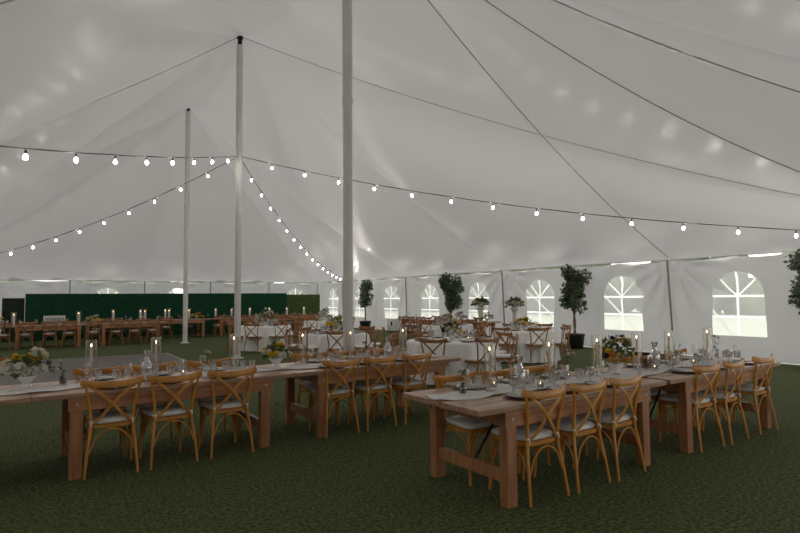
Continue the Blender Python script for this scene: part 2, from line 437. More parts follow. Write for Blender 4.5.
def far_trees():
    spots = [(70, -12, 1.0), (68, 2, .9), (66, 12, 1.1), (58, 20, 1.2), (50, 27, 1.3), (44, 34, 1.35), (46, 44, 1.4), (42, 52, 1.3), (40, 62, 1.5), (34, 72, 1.5), (22, 74, 1.4), (8, 72, 1.3), (-8, 70, 1.3)]
    dirs = ['leftmost', 'second', 'third', 'fourth', 'fifth', 'sixth', 'seventh', 'eighth', 'ninth', 'tenth', 'eleventh', 'twelfth', 'thirteenth']
    for i, (x, y, sc) in enumerate(spots[::-1]):
        r = tag(empty('tree', (x, y, -.03)), 'hazy green tree outside the tent, %s counting from the left' % dirs[i], 'tree', 'trees outside beyond the lawn')
        mb = MB(); R = random.Random(i)
        for k in range(26):
            bm = bmesh.new(); bmesh.ops.create_icosphere(bm, subdivisions=2, radius=R.uniform(.7, 1.5)*sc)
            t = R.uniform(0, 2*PI); q = R.uniform(0, 1)**.5; h = R.uniform(.6, 4.6)
            bm.transform(Matrix.Translation((q*5.5*math.cos(t), q*5.5*math.sin(t), h*sc*(1-.35*q)))); mb.merge(bm)
        wobble(mb.bm, .5, 1.3)
        mb.build('foliage', M['tree_far'], r); MB().tube([(0, 0, 0), (.1, 0, 3)], [.3, .2], 8).build('trunk', M['bark'], r)
far_trees()
# ---------------------------------------------------------------- chairs
def strip(path, w, t, up):
    """flat band along a path: w = width along up, t = thickness"""
    mb = MB(); N = len(path); path = [Vector(p) for p in path]; rings = []
    for i, p in enumerate(path):
        d = (path[min(i+1, N-1)]-path[max(i-1, 0)]).normalized(); u = Vector(up); u = (u-d*u.dot(d)).normalized(); s = d.cross(u)
        q = [(-1, -.7), (-.7, -1), (.7, -1), (1, -.7), (1, .7), (.7, 1), (-.7, 1), (-1, .7)]
        rings.append([mb.bm.verts.new(p+u*(a*w/2)+s*(b*t/2)) for a, b in q])
    for a, b in zip(rings, rings[1:]):
        for k in range(8): mb.bm.faces.new((a[k], a[(k+1) % 8], b[(k+1) % 8], b[k]))
    mb.bm.faces.new(rings[0][::-1]); mb.bm.faces.new(rings[-1]); return mb
def seat_outline(w0, w1, y0, y1, r=.07, n=5):
    c = [(-w0/2, y0), (w0/2, y0), (w1/2, y1), (-w1/2, y1)]; out = []
    for i in range(4):
        p = Vector(c[i]); a = (Vector(c[i-1])-p).normalized(); b = (Vector(c[(i+1) % 4])-p).normalized()
        for k in range(n+1):
            t = k/n; A = p+a*r; B = p+b*r; q = (1-t)**2*A+2*t*(1-t)*p+t*t*B; out.append((q.x, q.y))
    return out
def make_chair(wood, ties=True, cushion=True):
    W = M[wood]; r = empty('crossback_chair')
    mb = MB(); mb.prism(seat_outline(.35, .42, -.205, .21), .425, .455); bmesh.ops.bevel(mb.bm, geom=[e for e in mb.bm.edges if abs(e.verts[0].co.z-e.verts[1].co.z) < 1e-4], offset=.006, segments=2, affect='EDGES')
    mb.build('seat', W, r)
    if cushion:
        mb = MB(); ol = seat_outline(.355, .415, -.185, .205, .08); n = len(ol); rings = []
        for sc, z in ((.90, .457), (.99, .462), (1.02, .475), (1.0, .49), (.9, .502), (.6, .508), (.25, .508)):
            rings.append([mb.bm.verts.new((x*sc, .01+(y-.01)*sc, z)) for x, y in ol])
        for a, b in zip(rings, rings[1:]):
            for k in range(n): mb.bm.faces.new((a[k], a[(k+1) % n], b[(k+1) % n], b[k]))
        mb.bm.faces.new(rings[0][::-1]); mb.bm.faces.new(rings[-1])
        cu = mb.build('cushion', M['cushion'], r, angle=80)
        if ties:
            for s in (-1, 1):
                mb = MB(); mb.lathe([(.0, -.009), (.020, -.009), (.022, 0), (.020, .009), (0, .009)], 10, (s*.168, -.193, .487))
                mb.tube([(s*.17, -.212, .487), (s*.170, -.222, .465), (s*.167, -.218, .445)], [.006, .006, .003], 6)
                mb.build('tie', M['cushion'], cu)
    for s in (-1, 1):
        p = smoothpath([(s*.215, -.262, 0), (s*.198, -.232, .22), (s*.172, -.197, .44), (s*.180, -.212, .60), (s*.208, -.24, .76), (s*.228, -.246, .855)], 3)
        MB().tube(p, [.0155-.004*abs(2*i/(len(p)-1)-.9) for i in range(len(p))], 8).build('leg', W, r)
        MB().tube([(s*.195, .205, 0), (s*.184, .19, .25), (s*.174, .178, .43)], [.012, .016, .019], 8).build('leg', W, r)
    p = [(.250*math.sin(a)/math.sin(1.25), -.222-.075*math.cos(a)+.02, .822+.036*abs(math.sin(a))**3) for a in [(-1.25+2.5*k/12) for k in range(13)]]
    strip(p, .060, .030, (0, .12, 1)).build('top_rail', W, r)
    for s in (-1, 1):
        p = smoothpath([(s*.160, -.198, .462), (s*.085, -.235-.004*s, .54), (0, -.256-.006*s, .645), (-s*.10, -.268-.004*s, .745), (-s*.185, -.257, .815)], 3)
        strip(p, .027, .009, (0.6*s, 0, .8)).build('cross_slat', W, r)
    def arch(A, B, top):
        A, B = Vector(A), Vector(B); m = (A+B)/2; pts = []
        for k in range(9):
            t = k/8; q = A.lerp(B, t); h = math.sin(PI*t)**.55; q.z = A.z+(top-A.z)*h; pts.append(q)
        MB().tube(pts, .0075, 6).build('brace', W, r)
    zt = .417
    arch((-.186, -.232, .21), (.186, -.232, .21), zt); arch((-.178, .196, .21), (.178, .196, .21), zt)
    for s in (-1, 1): arch((s*.192, -.225, .21), (s*.180, .19, .21), zt)
    return r
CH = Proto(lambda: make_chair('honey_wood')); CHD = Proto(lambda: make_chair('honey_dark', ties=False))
# ---------------------------------------------------------------- farm tables
TW, TL, TH, OV = .982, 2.44, .76, .29
def make_table():
    r = empty('farm_table'); L, W = TL, TW      # local origin = near left corner of the top, on the floor
    mb = MB(); bw = W/5
    for k in range(5): mb.box(0, L, k*bw+.0012, (k+1)*bw-.0012, TH-.04, TH, .003)
    t = mb.build('tabletop', M['top_wood'], r, smooth=False)
    MB().box(.01, L-.01, .01, W-.01, TH-.045, TH-.0395).build('underboard', M['leg_wood'], t, smooth=False)
    lw, ld = .102, .085
    for x in (OV, L-OV-lw):
        for y in (.012, W-.012-ld): MB().box(x, x+lw, y, y+ld, 0, TH-.045, .004).build('leg', M['leg_wood'], r, smooth=False)
        MB().box(x+.025, x+lw-.03, .012+ld, W-.012-ld, .17, .27, .004).build('stretcher', M['leg_wood'], r, smooth=False)
        MB().box(x+.03, x+lw-.03, .012+ld, W-.012-ld, TH-.165, TH-.046, .003).build('apron', M['leg_wood'], r, smooth=False)
    for y0 in (.004, W-.034): 
        MB().box(OV-.02, L-OV+.02, y0, y0+.0079 if y0 < .1 else y0+.03, TH-.16, TH-.046, .002).build('apron', M['apron_wood'], r, smooth=False)
    for x in (OV+lw/2, L-OV-lw/2):
        for y, s in ((.003, -1), (W-.003, 1)):
            MB().tube([(x, y, TH-.10), (x, y+s*.006, TH-.10)], .012, 10).build('bolt', M['bolt'], r)
    for x, s in ((OV+lw, 1), (L-OV-lw, -1)):
        MB().tube([(x, W/2, .24), (x+s*.38, W/2, TH-.05)], .011, 8).build('folding_brace', M['dark_metal'], r)
    return r
TB = Proto(make_table)
def runner(name, label, path, wid, seed):
    mb = MB(); R = random.Random(seed); N = len(path)*1; ph = [R.uniform(0, 6) for _ in range(6)]; m = 12
    pts = smoothpath([Vector((x, y, 0)) for x, y in path], 14); rows = []
    s = 0
    for i, p in enumerate(pts):
        if i: s += (p-pts[i-1]).length
        d = (pts[min(i+1, len(pts)-1)]-pts[max(i-1, 0)]).normalized(); n = Vector((-d.y, d.x, 0))
        w = wid*(1+.22*math.sin(s*4.1+ph[0])+.12*math.sin(s*9.7+ph[1])); row = []
        for k in range(m+1):
            u = k/m-.5
            z = TH+.003+.008*(1+math.sin(u*30+s*5+ph[2]+2*math.sin(s*2.3)))*.5+.010*max(0, math.sin(s*13+u*9+ph[3]))*(.4+abs(u))
            q = p+n*(u*w+.03*math.sin(s*3+ph[4])); row.append(mb.bm.verts.new((q.x, q.y, z)))
        rows.append(row)
    for a, b in zip(rows, rows[1:]):
        for k in range(m): mb.bm.faces.new((a[k], a[k+1], b[k+1], b[k]))
    return tag(mb.build(name, M['gauze'], angle=80), label, 'table runner', 'gauze runners on the farm tables')
# ---------------------------------------------------------------- tableware
def single(name, fn, m, **k):
    def mk():
        return fn(MB()).build(name, M[m], **k)
    return Proto(mk)
WINE = single('wine_glass', lambda b: b.lathe([(0, .002), (.034, .001), (.035, .004), (.006, .010), (.004, .03), (.004, .085), (.018, .10), (.038, .13), (.041, .155), (.034, .205)], 16), 'glass')
GOB = single('water_goblet', lambda b: b.lathe([(0, .002), (.033, .001), (.033, .006), (.008, .014), (.009, .05), (.030, .065), (.040, .09), (.042, .135), (.041, .15), (.038, .15), (.038, .09), (.0, .07)], 16), 'glass_cut')
TUMB = single('tumbler', lambda b: b.lathe([(0, .002), (.032, .002), (.038, .05), (.040, .095), (.037, .095), (.034, .02), (0, .015)], 16), 'glass_cut')
def carafe_mesh(b):
    b.lathe([(0, .002), (.045, .002), (.055, .02), (.058, .09), (.050, .14), (.028, .175), (.024, .22), (.034, .26), (.036, .275), (.032, .275), (.021, .22), (.025, .175), (.047, .14), (.054, .09), (.05, .02), (0, .012)], 18)
    return b
CARAFE = single('carafe', carafe_mesh, 'glass_cut')
CHARGER = single('charger_plate', lambda b: b.lathe([(0, .003), (.09, .003), (.12, .006), (.160, .016), (.165, .019), (.158, .019), (.12, .010), (0, .007)], 28), 'charger')
PLATE = single('dinner_plate', lambda b: b.lathe([(0, .001), (.075, .001), (.10, .006), (.130, .014), (.130, .017), (.10, .010), (0, .006)], 28), 'ceramic')
VOT = Proto(lambda: votive())
def votive():
    r = empty('votive_candle')
    MB().lathe([(0, .002), (.028, .002), (.033, .05), (.034, .06), (.031, .06), (.026, .008), (0, .008)], 14).build('holder', M['glass_cut'], r)
    MB().lathe([(0, .009), (.024, .009), (.026, .03), (0, .03)], 12).build('wax', M['wax_white'], r)
    MB().lathe([(0, .032), (.003, .035), (.0042, .040), (.002, .047), (0, .053)], 8).build('flame', M['flame'], r)
    return r
def taper():
    r = empty('taper_candle')
    MB().lathe([(0, .001), (.036, .001), (.036, .007), (.014, .012), (.012, .045), (.016, .05), (.0, .05)], 14).build('candle_holder', M['silver'], r)
    MB().lathe([(0, .05), (.0095, .05), (.0085, .33), (.004, .338), (0, .338)], 10).build('candle', M['wax'], r)
    MB().lathe([(0, .341), (.0045, .345), (.0058, .352), (.0035, .362), (0, .374)], 8).build('flame', M['flame'], r)
    MB().lathe([(.052, .004), (.052, .405), (.0505, .405), (.0505, .004)], 24).build('hurricane_shade', M['hurricane'], r)
    return r
TAPER = Proto(taper)
def pillar():
    r = empty('pillar_candle')
    MB().lathe([(0, .001), (.045, .001), (.045, .01), (.02, .02), (.02, .03), (.05, .035), (0, .04)], 14).build('candle_holder', M['ceramic'], r)
    MB().lathe([(0, .04), (.035, .04), (.035, .36), (0, .36)], 12).build('candle', M['wax_white'], r)
    MB().lathe([(0, .365), (.006, .37), (.009, .38), (.004, .39), (0, .40)], 8).build('flame', M['flame'], r)
    MB().lathe([(.07, .002), (.07, .46), (.068, .46), (.068, .002)], 20).build('hurricane_shade', M['hurricane'], r)
    return r
PILL = Proto(pillar)
def napkin_mesh(b, droop):
    n, m = 14, 6; rows = []
    for i in range(n+1):
        t = i/n; row = []
        for k in range(m+1):
            u = (k/m-.5)*.12*(1+.15*math.sin(t*5))
            if droop:
                L = .36*t; y = .14-L; z = .024
                if y < -.215: z = .024-min(.012, .5*(-.215-y))-(-.215-y)*1.0; y = -.215-.03*min(1, (-.215-y)/.03)
                if y > -.2 and y < -.13: z = .02
            else: y = .11-.22*t; z = .024
            row.append(b.bm.verts.new((u+.01*math.sin(t*7), y, z+.004*math.sin(u*90+t*4)+.004)))
        rows.append(row)
    for a, c in zip(rows, rows[1:]):
        for k in range(m): b.bm.faces.new((a[k], a[k+1], c[k+1], c[k]))
    bmesh.ops.solidify(b.bm, geom=b.bm.faces[:], thickness=.006)
    return b
NAP = single('napkin', lambda b: napkin_mesh(b, False), 'napkin'); NAPD = single('napkin', lambda b: napkin_mesh(b, True), 'napkin')
def fork_mesh(b):
    b.box(-.003, .003, -.09, .03, .001, .003); b.box(-.010, .010, .03, .045, .001, .004)
    for x in (-.009, -.003, .003, .009): b.box(x-.0014, x+.0014, .045, .09, .002, .004)
    return b
FORK = single('fork', fork_mesh, 'silver', smooth=False)
KNIFE = single('knife', lambda b: b.box(-.005, .005, -.10, -.01, .001, .005, .001).prism([(-.006, -.01), (.006, -.01), (.009, .05), (.004, .11), (-.006, .10)], .0015, .003), 'silver', smooth=False)
# ---------------------------------------------------------------- flowers
def flower_mesh(name, m, R=.035, rings=((6, .95, .1), (6, .75, .5), (5, .5, .9))):
    b = MB(); b.lathe([(0, .55*R), (.3*R, .5*R), (.42*R, .2*R), (.3*R, -.2*R), (0, -.3*R)], 8)
    for n, rr, tilt in rings:
        for i in range(n):
            a = 2*PI*(i+tilt)/n; ca, sa = math.cos(a), math.sin(a); g = []
            for u in range(4):
                t = u/3; rad = R*rr*(.15+.85*t*math.cos(tilt*.6)); z = R*(-.25+tilt*.55*t+.35*t*t*(.4+tilt)); wd = R*.62*math.sin(PI*min(.85, .2+.65*t))*(.6+rr*.4)
                g.append([b.bm.verts.new((ca*rad-sa*wd*k, sa*rad+ca*wd*k, z+abs(k)*R*.12)) for k in (-1, 0, 1)])
            for p, q in zip(g, g[1:]):
                for k in range(2): b.bm.faces.new((p[k], p[k+1], q[k+1], q[k]))
    return b.mesh(name, M[m], angle=80)
FL = {c: flower_mesh('flower', c+'_petal') for c in ('cream', 'white', 'yellow', 'orange', 'plum', 'blush')}
def leafcloud(b, n, sampler, ln, R, wid=.35):
    for i in range(n):
        p, d = sampler(R); d = (d+Vector((R.gauss(0, .5), R.gauss(0, .5), R.gauss(0, .5)))).normalized(); l = ln*R.uniform(.6, 1.3)
        s = d.cross(Vector((R.gauss(0, 1), R.gauss(0, 1), R.gauss(0, 1)))).normalized()*l*wid
        up = s.cross(d).normalized()*l*.12
        a, c, e, f = p, p+d*l*.5+s+up, p+d*l, p+d*l*.5-s+up
        v = [b.bm.verts.new(q) for q in (a, c, e, f)]; b.bm.faces.new(v)
def bouquet(name, loc, label, cat, W, H, bowl, cols, nf, seed, bh=.09, leafm='leaf', nl=170, group=None, fs=1.0, ln=.06):
    r = tag(empty(name, loc), label, cat, group); R = random.Random(seed)
    bowl(r)
    def samp(R):
        t = R.uniform(0, 2*PI); e = R.uniform(0, 1); c = math.sqrt(max(0, 1-e*e)) if e > 0 else 1
        rr = R.uniform(.3, .92)
        d = Vector((math.cos(t)*c*W, math.sin(t)*c*W*.75, e*H)); return Vector((0, 0, bh))+d*rr, d.normalized()
    b = MB(); leafcloud(b, nl, samp, ln, R)
    for k in range(10):
        p, d = samp(R); b.tube([(0, 0, bh*.5), p], .0025, 4)
    b.build('foliage', M[leafm], r, angle=80)
    for k in range(nf):
        t = 2*PI*k*.618; e = .1+.9*((k*.37) % 1); c = math.sqrt(1-e*e)
        d = Vector((math.cos(t)*c*W, math.sin(t)*c*W*.75, e*H)); s = R.uniform(.75, 1.25)*fs
        o = link('flower', FL[cols[k % len(cols)]], r, Vector((0, 0, bh))+d*R.uniform(.85, 1.05))
        o.rotation_euler = Vector((d.x, d.y, d.z+.02)).to_track_quat('Z', 'Y').to_euler(); o.scale = (s, s, s)
    return r
def white_bowl(r): MB().lathe([(0, .003), (.045, .003), (.04, .02), (.03, .03), (.05, .05), (.085, .10), (.09, .105), (.082, .103), (.05, .065), (0, .06)], 20).build('bowl', M['ceramic'], r)
def bud_glass(m, h=.09):
    def f(r): MB().lathe([(0, .002), (.028, .002), (.034, .02), (.033, .06*h/.09), (.015, .08*h/.09), (.016, h), (.013, h), (.012, .08*h/.09), (.03, .06*h/.09), (0, .01)], 14).build('vase', M[m], r)
    return f
def budvase(loc, label, cols, n, seed, m='smoked', h=.20, spread=.05):
    r = tag(empty('bud_vase', loc), label, 'vase'); R = random.Random(seed); bud_glass(m)(r)
    b = MB()
    for k in range(n):
        x, y, z = R.uniform(-spread, spread), R.uniform(-spread, spread), h*R.uniform(.85, 1.05)
        b.tube([(0, 0, .02), (x*.4, y*.4, h*.5), (x, y, z)], .002, 5)
        o = link('flower', FL[cols[k % len(cols)]], r, (x, y, z)); s = R.uniform(.45, .65); o.scale = (s, s, s); o.rotation_euler = (R.uniform(-.6, .6), R.uniform(-.6, .6), 0)
    leafcloud(b, 8, lambda R: (Vector((R.uniform(-.02, .02), R.uniform(-.02, .02), R.uniform(.09, h*.9))), Vector((R.gauss(0, 1), R.gauss(0, 1), .5)).normalized()), .04, R)
    b.build('stem', M['leaf'], r, angle=80)
    return r
# ---------------------------------------------------------------- front rows
ORD3 = ('leftmost', 'middle', 'rightmost')
TA = math.radians(.97); TC = math.radians(2.27)
def tpos(o, a, u, v, z=0): return (o[0]+u*math.cos(a)-v*math.sin(a), o[1]+u*math.sin(a)+v*math.cos(a), z)
AO = (2.674, 3.069); CO = (-.042, 5.707)
tabs = [('front right farm table', tpos(AO, TA, 0, 0), TA, (3.345, 3.865, 4.385), (3.27, 3.84, 4.40)),
        ('far right farm table', tpos(AO, TA, TL+.075, 0), TA, (5.83, 6.36, 7.10), (5.85, 6.42, 7.03)),
        ('front left farm table', tpos(CO, TC, 0, 0), TC, (.59, 1.09, 1.66), (.56, 1.09, 1.70)),
        ('middle farm table', tpos(CO, TC, TL+.005, 0), TC, (2.96, 3.50, 4.05), (3.03, 3.62, 4.20))]
TLAB = {'front right farm table': 'brown farm table nearest the camera, right of centre, with trestle legs',
        'far right farm table': 'brown farm table at far right before the big window',
        'front left farm table': 'brown farm table at front left with three chairs before it',
        'middle farm table': 'brown farm table crossing in front of the tallest pole'}
JIT = [(.7, 3.2, 4.7), (-.7, 5.0, .9), (-2.8, 6.0, 3.6), (3.2, 4.5, 6.0)]
def seatset(tn, side, k, px, py, rot, droop):
    """table setting; rot = 0 when the sitter faces +Y"""
    ca, sa = math.cos(rot), math.sin(rot)
    def W(x, y, z=TH): return (px+x*ca-y*sa, py+x*sa+y*ca, z)
    w = '%s %s place, %s' % (ORD3[k], side, tn)
    CHARGER.put(W(0, .2, TH+.0005), rot, 'brown charger plate, '+w, 'charger plate', 'charger plates on farm tables')
    PLATE.put(W(0, .2, TH+.0085), rot, 'white dinner plate, '+w, 'plate', 'dinner plates on farm tables')
    (NAPD if droop else NAP).put(W(0, .215, TH+.000+(0 if droop else 0.002)), rot+(0 if droop else random.uniform(-.2, .2)), ('pale napkin drooping over the edge, ' if droop else 'folded pale napkin, ')+w, 'napkin', 'napkins on farm tables')
    FORK.put(W(-.195, .15), rot, 'silver fork, '+w, 'fork', 'forks on farm tables')
    KNIFE.put(W(.195, .15), rot, 'silver knife, '+w, 'knife', 'knives on farm tables')
    WINE.put(W(.17, .335), rot, 'clear stemmed wine glass, '+w, 'wine glass', 'wine glasses on farm tables')
    GOB.put(W(.075, .385), rot, 'textured water goblet, '+w, 'goblet', 'water goblets on farm tables')
for ti, (tn, o, a, near, far) in enumerate(tabs):
    TB.put((o[0], o[1], 0), a, TLAB[tn], 'table', 'front farm tables')
    for k in range(3):
        x = near[k]; ye = o[1]+(x-o[0])*math.tan(a)
        CH.put((x, ye+(.205 if ti < 3 else .235)-(.012 if JIT[ti][k] > 3 else 0), 0), math.radians(JIT[ti][k]), 'honey wood crossback chair, %s on near side of the %s' % (ORD3[k], tn), 'chair', 'crossback chairs at the farm tables')
        seatset(tn, 'near', k, x, ye, a, ti >= 2)
        x = far[k]; ye = o[1]+(x-o[0])*math.tan(a)+TW
        CH.put((x, ye-.22, 0), PI+math.radians(random.uniform(-3, 3)), 'honey wood crossback chair, %s on far side of the %s' % (ORD3[k], tn), 'chair', 'crossback chairs at the farm tables')
        seatset(tn, 'far', k, x, ye, a+PI, False)
TB.put(tpos(CO, TC, -TL-.005, 0), TC, 'brown farm table cut off by the left frame edge', 'table', 'front farm tables')
runner('table_runner', 'pale gauze runner trailing along the two front left tables', [tpos(CO, TC, u, v)[:2] for u, v in ((-1.6, .45), (-.6, .42), (0, .40), (.5, .50), (1.1, .55), (1.7, .50), (2.3, .42), (2.9, .45), (3.5, .55), (4.2, .52), (4.75, .5))], .34, 3)
runner('table_runner', 'pale gauze runner trailing along the two right hand tables', [tpos(AO, TA, u, v)[:2] for u, v in ((.03, .64), (.3, .56), (.9, .54), (1.5, .52), (2.2, .48), (3.0, .5), (3.8, .52), (4.6, .5))], .36, 5)
YC, YA = 6.35, 3.63
ZT = TH+.02
for x, y, lb in ((.44, YC, 'left of the leftmost near chair'), (1.05, YC+.05, 'by the carafe'), (1.89, YC+.08, 'third from left')):
    TAPER.put((x, y, ZT), 0, 'lit taper candle in glass on front left farm table, '+lb, 'candle', 'taper candles on the farm tables')
for x, lb in ((2.73, 'left of its chairs'), (3.40, 'before the tallest pole'), (4.22, 'at its right end')):
    TAPER.put((x, YC+.05, ZT), 0, 'lit taper candle in glass on middle farm table, '+lb, 'candle', 'taper candles on the farm tables')
for x, lb in ((3.30, 'leftmost'), (4.05, 'middle'), (4.76, 'right beside the big bouquet')):
    TAPER.put((x, YA, ZT), 0, 'lit taper candle in glass on front right farm table, '+lb, 'candle', 'taper candles on the farm tables')
for x, lb in ((5.49, 'leftmost'), (6.11, 'middle'), (6.94, 'rightmost')):
    TAPER.put((x, YA+.04, ZT), 0, 'lit taper candle in glass on far right farm table, '+lb, 'candle', 'taper candles on the farm tables')
CARAFE.put((.95, YC-.03, ZT), 0, 'clear textured carafe on the front left farm table', 'carafe', 'carafes'); CARAFE.put((3.64, YA-.02, ZT), 0, 'clear textured carafe on the front right farm table', 'carafe', 'carafes')
CARAFE.put((5.95, YA+.12, ZT), 0, 'clear textured carafe on the far right farm table', 'carafe', 'carafes'); CARAFE.put((3.95, YC+.02, ZT), 0, 'clear textured carafe on the middle farm table', 'carafe', 'carafes')
for i, (x, y, lb) in enumerate(((3.42, YA+.08, 'right of the leftmost taper, front right table'), (3.74, YA-.17, 'in front of the carafe, front right table'), (4.62, YA+.02, 'left of the big bouquet, front right table'), (5.62, YA-.08, 'beside the amber jar, far right table'), (6.45, YA-.05, 'between tapers, far right table'), (1.3, YC-.1, 'between tapers on the front left table'), (3.05, YC-.02, 'beside the leftmost taper, middle table'))):
    VOT.put((x, y, ZT), 0, 'small lit votive candle '+lb, 'candle', 'votive candles')
for i, (x, y, lb) in enumerate(((1.98, YC+.02, 'front left table beside the third taper'), (2.07, YC-.02, 'front left table near its right end'), (3.80, YA+.0, 'front right table, right of carafe'), (4.22, YA+.06, 'front right table before middle taper'), (4.45, YA-.02, 'front right table by white flowers'), (6.7, YA+.0, 'far right table left of rightmost taper'), (7.35, YA+.03, 'far right table at its right end'), (7.45, YA-.06, 'far right table, outermost on the right'), (3.15, YC+.03, 'middle table right of its first taper'), (3.75, YC-.02, 'middle table, centre'))):
    TUMB.put((x, y, ZT), 0, 'cut glass tumbler on the '+lb, 'tumbler', 'tumblers on the farm tables')
bouquet('flower_arrangement', (-.09, YC-.02, ZT-.004), 'white and yellow bouquet in footed white bowl at left frame edge', 'flowers', .24, .20, white_bowl, ['white', 'cream', 'yellow', 'white', 'orange', 'cream', 'white', 'yellow'], 24, 11, .14, group='bouquets on the front farm tables', fs=1.4, nl=120)
bouquet('flower_arrangement', (2.37, YC-.0, ZT-.004), 'yellow and white bouquet in white bowl between two farm tables', 'flowers', .19, .15, white_bowl, ['yellow', 'white', 'yellow', 'cream', 'yellow', 'white'], 20, 12, .13, group='bouquets on the front farm tables', fs=1.25, nl=120)
bouquet('flower_arrangement', (5.08, YA+.02, ZT-.004), 'tall yellow and plum wildflower bouquet in white bowl, right hand tables', 'flowers', .25, .24, white_bowl, ['yellow', 'cream', 'yellow', 'plum', 'orange', 'yellow', 'white', 'plum', 'cream'], 44, 13, .16, nl=190, ln=.05, group='bouquets on the front farm tables', fs=.72)
budvase((.20, YC-.05, ZT), 'dark glass bud vase with one white flower, front left table', ['white'], 1, 1, h=.22, spread=.03)
budvase((1.56, YC-.02, ZT), 'glass bud vase with two pale blooms between chairs, front left table', ['cream', 'white'], 3, 2, 'glass_cut', .23, .06)
budvase((2.99, YA-.0, ZT), 'smoked bud vase with pale yellow bloom at near table end', ['cream', 'white'], 2, 3, h=.20, spread=.03)
budvase((4.36, YA+.05, ZT), 'glass bud vase with white airy blooms, right of middle taper', ['white', 'cream'], 4, 4, 'glass_cut', .27, .07)
budvase((7.20, YA+.06, ZT), 'bud vase with blush blooms right of the rightmost taper', ['blush', 'cream'], 4, 5, 'glass_cut', .28, .06)
budvase((3.58, YC+.0, ZT), 'bud vase of blush blooms on the middle farm table', ['blush', 'white'], 3, 6, 'glass_cut', .24, .06)
budvase((6.28, YA+.08, ZT), 'bud vase with greenery near the wall pole, far right table', ['cream', 'white'], 3, 8, 'glass_cut', .22, .06)
def amber():
    r = tag(empty('amber_jar', (5.68, YA+.06, ZT)), 'square amber glass jar with lid right of the big bouquet', 'jar')
    MB().box(-.05, .05, -.05, .05, .002, .15, .012).build('jar_body', M['amber'], r)
    MB().box(-.035, .035, -.035, .035, .006, .10, .01).build('contents', M['charger'], r)
    MB().lathe([(0, .15), (.04, .15), (.042, .175), (0, .18)], 16).build('lid', M['dark_metal'], r)
amber()
# ---------------------------------------------------------------- far rows
o7 = ('leftmost', 'second', 'third', 'fourth', 'fifth', 'sixth', 'seventh', 'eighth', 'ninth', 'tenth', 'eleventh', 'twelfth')
for x, lb in ((-3.45, 'leftmost farm table of the far row, cut by the frame'), (-.95, 'farm table in the far left row before the dark hedge screen'), (1.56, 'farm table in the far left row, just left of the farthest pole')):
    TB.put((x, 22.05, 0), 0, lb, 'table', 'far left farm tables')
for k, x in enumerate((-1.0, -.38, .29, .86, 1.61, 2.31, 2.9, 3.5)):
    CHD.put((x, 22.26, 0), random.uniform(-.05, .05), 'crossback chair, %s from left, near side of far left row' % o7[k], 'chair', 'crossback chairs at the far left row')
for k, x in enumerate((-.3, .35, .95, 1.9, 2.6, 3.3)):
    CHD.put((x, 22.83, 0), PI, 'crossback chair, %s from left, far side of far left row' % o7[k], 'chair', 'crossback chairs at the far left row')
for x, lb in ((1.2, 'leftmost farm table of the back row by the hedge'), (3.72, 'farm table of the back row behind the farthest pole'), (6.24, 'farm table of the back row, left of the white round table'), (8.76, 'rightmost farm table of the back row before the olive hedge')):
    TB.put((x, 24.2, 0), 0, lb, 'table', 'back row farm tables')
for k, x in enumerate((1.9, 4.35, 6.5, 7.15, 7.8, 8.4, 9.1, 9.7, 10.3, 10.9)):
    CHD.put((x, 24.41, 0), random.uniform(-.05, .05), 'crossback chair, %s from left, near side of back row' % o7[k], 'chair', 'crossback chairs at the back row')
for k, x in enumerate((2.5, 4.5, 5.35, 7.0, 7.7, 9.3, 10.0, 10.7)):
    CHD.put((x, 24.98, 0), PI, 'crossback chair, %s from left, far side of back row' % o7[k], 'chair', 'crossback chairs at the back row')
for k, (x, y) in enumerate(((-.73, 22.5), (1.15, 22.5), (2.45, 24.7), (3.44, 24.7), (3.62, 24.75), (4.39, 24.7), (4.55, 24.8), (5.34, 24.7), (6.45, 24.7), (7.15, 24.7), (7.97, 24.7), (8.89, 24.7), (9.74, 24.7), (10.6, 24.7))):
    n14 = o7+('thirteenth', 'fourteenth')
    PILL.put((x, y, TH), 0, 'white pillar candle on the distant tables, %s from the left' % n14[k], 'candle', 'pillar candles on the distant tables')
for k, x in enumerate((-.9, -.55, -.1, .2, .5, .8, 1.35, 1.9, 2.2, 2.5, 2.8, 3.2, 3.7)):
    WINE.put((x, 22.4, TH), 0, 'distant wine glass on the far left row, %s from left' % (o7+('last',))[k], 'wine glass', 'wine glasses on the far left row')
for k, x in enumerate((2.9, 4.1, 4.9, 5.7, 6.1, 6.8, 7.4, 8.2, 8.6, 9.2, 10.1, 10.9)):
    WINE.put((x, 24.6, TH), 0, 'distant wine glass on the back row, %s from left' % o7[k], 'wine glass', 'wine glasses on the back row')
bouquet('flower_arrangement', (-1.15, 22.5, TH), 'small cream bouquet on far left table at frame edge', 'flowers', .22, .2, white_bowl, ['cream', 'white', 'yellow'], 9, 21, .1, group='bouquets on distant tables', nl=60, fs=1.6)
bouquet('flower_arrangement', (1.62, 22.5, TH), 'small yellow cream bouquet on far left table', 'flowers', .24, .2, white_bowl, ['yellow', 'cream', 'cream'], 12, 22, .1, group='bouquets on distant tables', nl=60, fs=1.6)
bouquet('flower_arrangement', (5.66, 24.7, TH), 'low yellow bouquet on back row right of farthest pole', 'flowers', .28, .18, white_bowl, ['yellow', 'cream', 'orange'], 12, 23, .08, group='bouquets on distant tables', nl=90, fs=1.5)
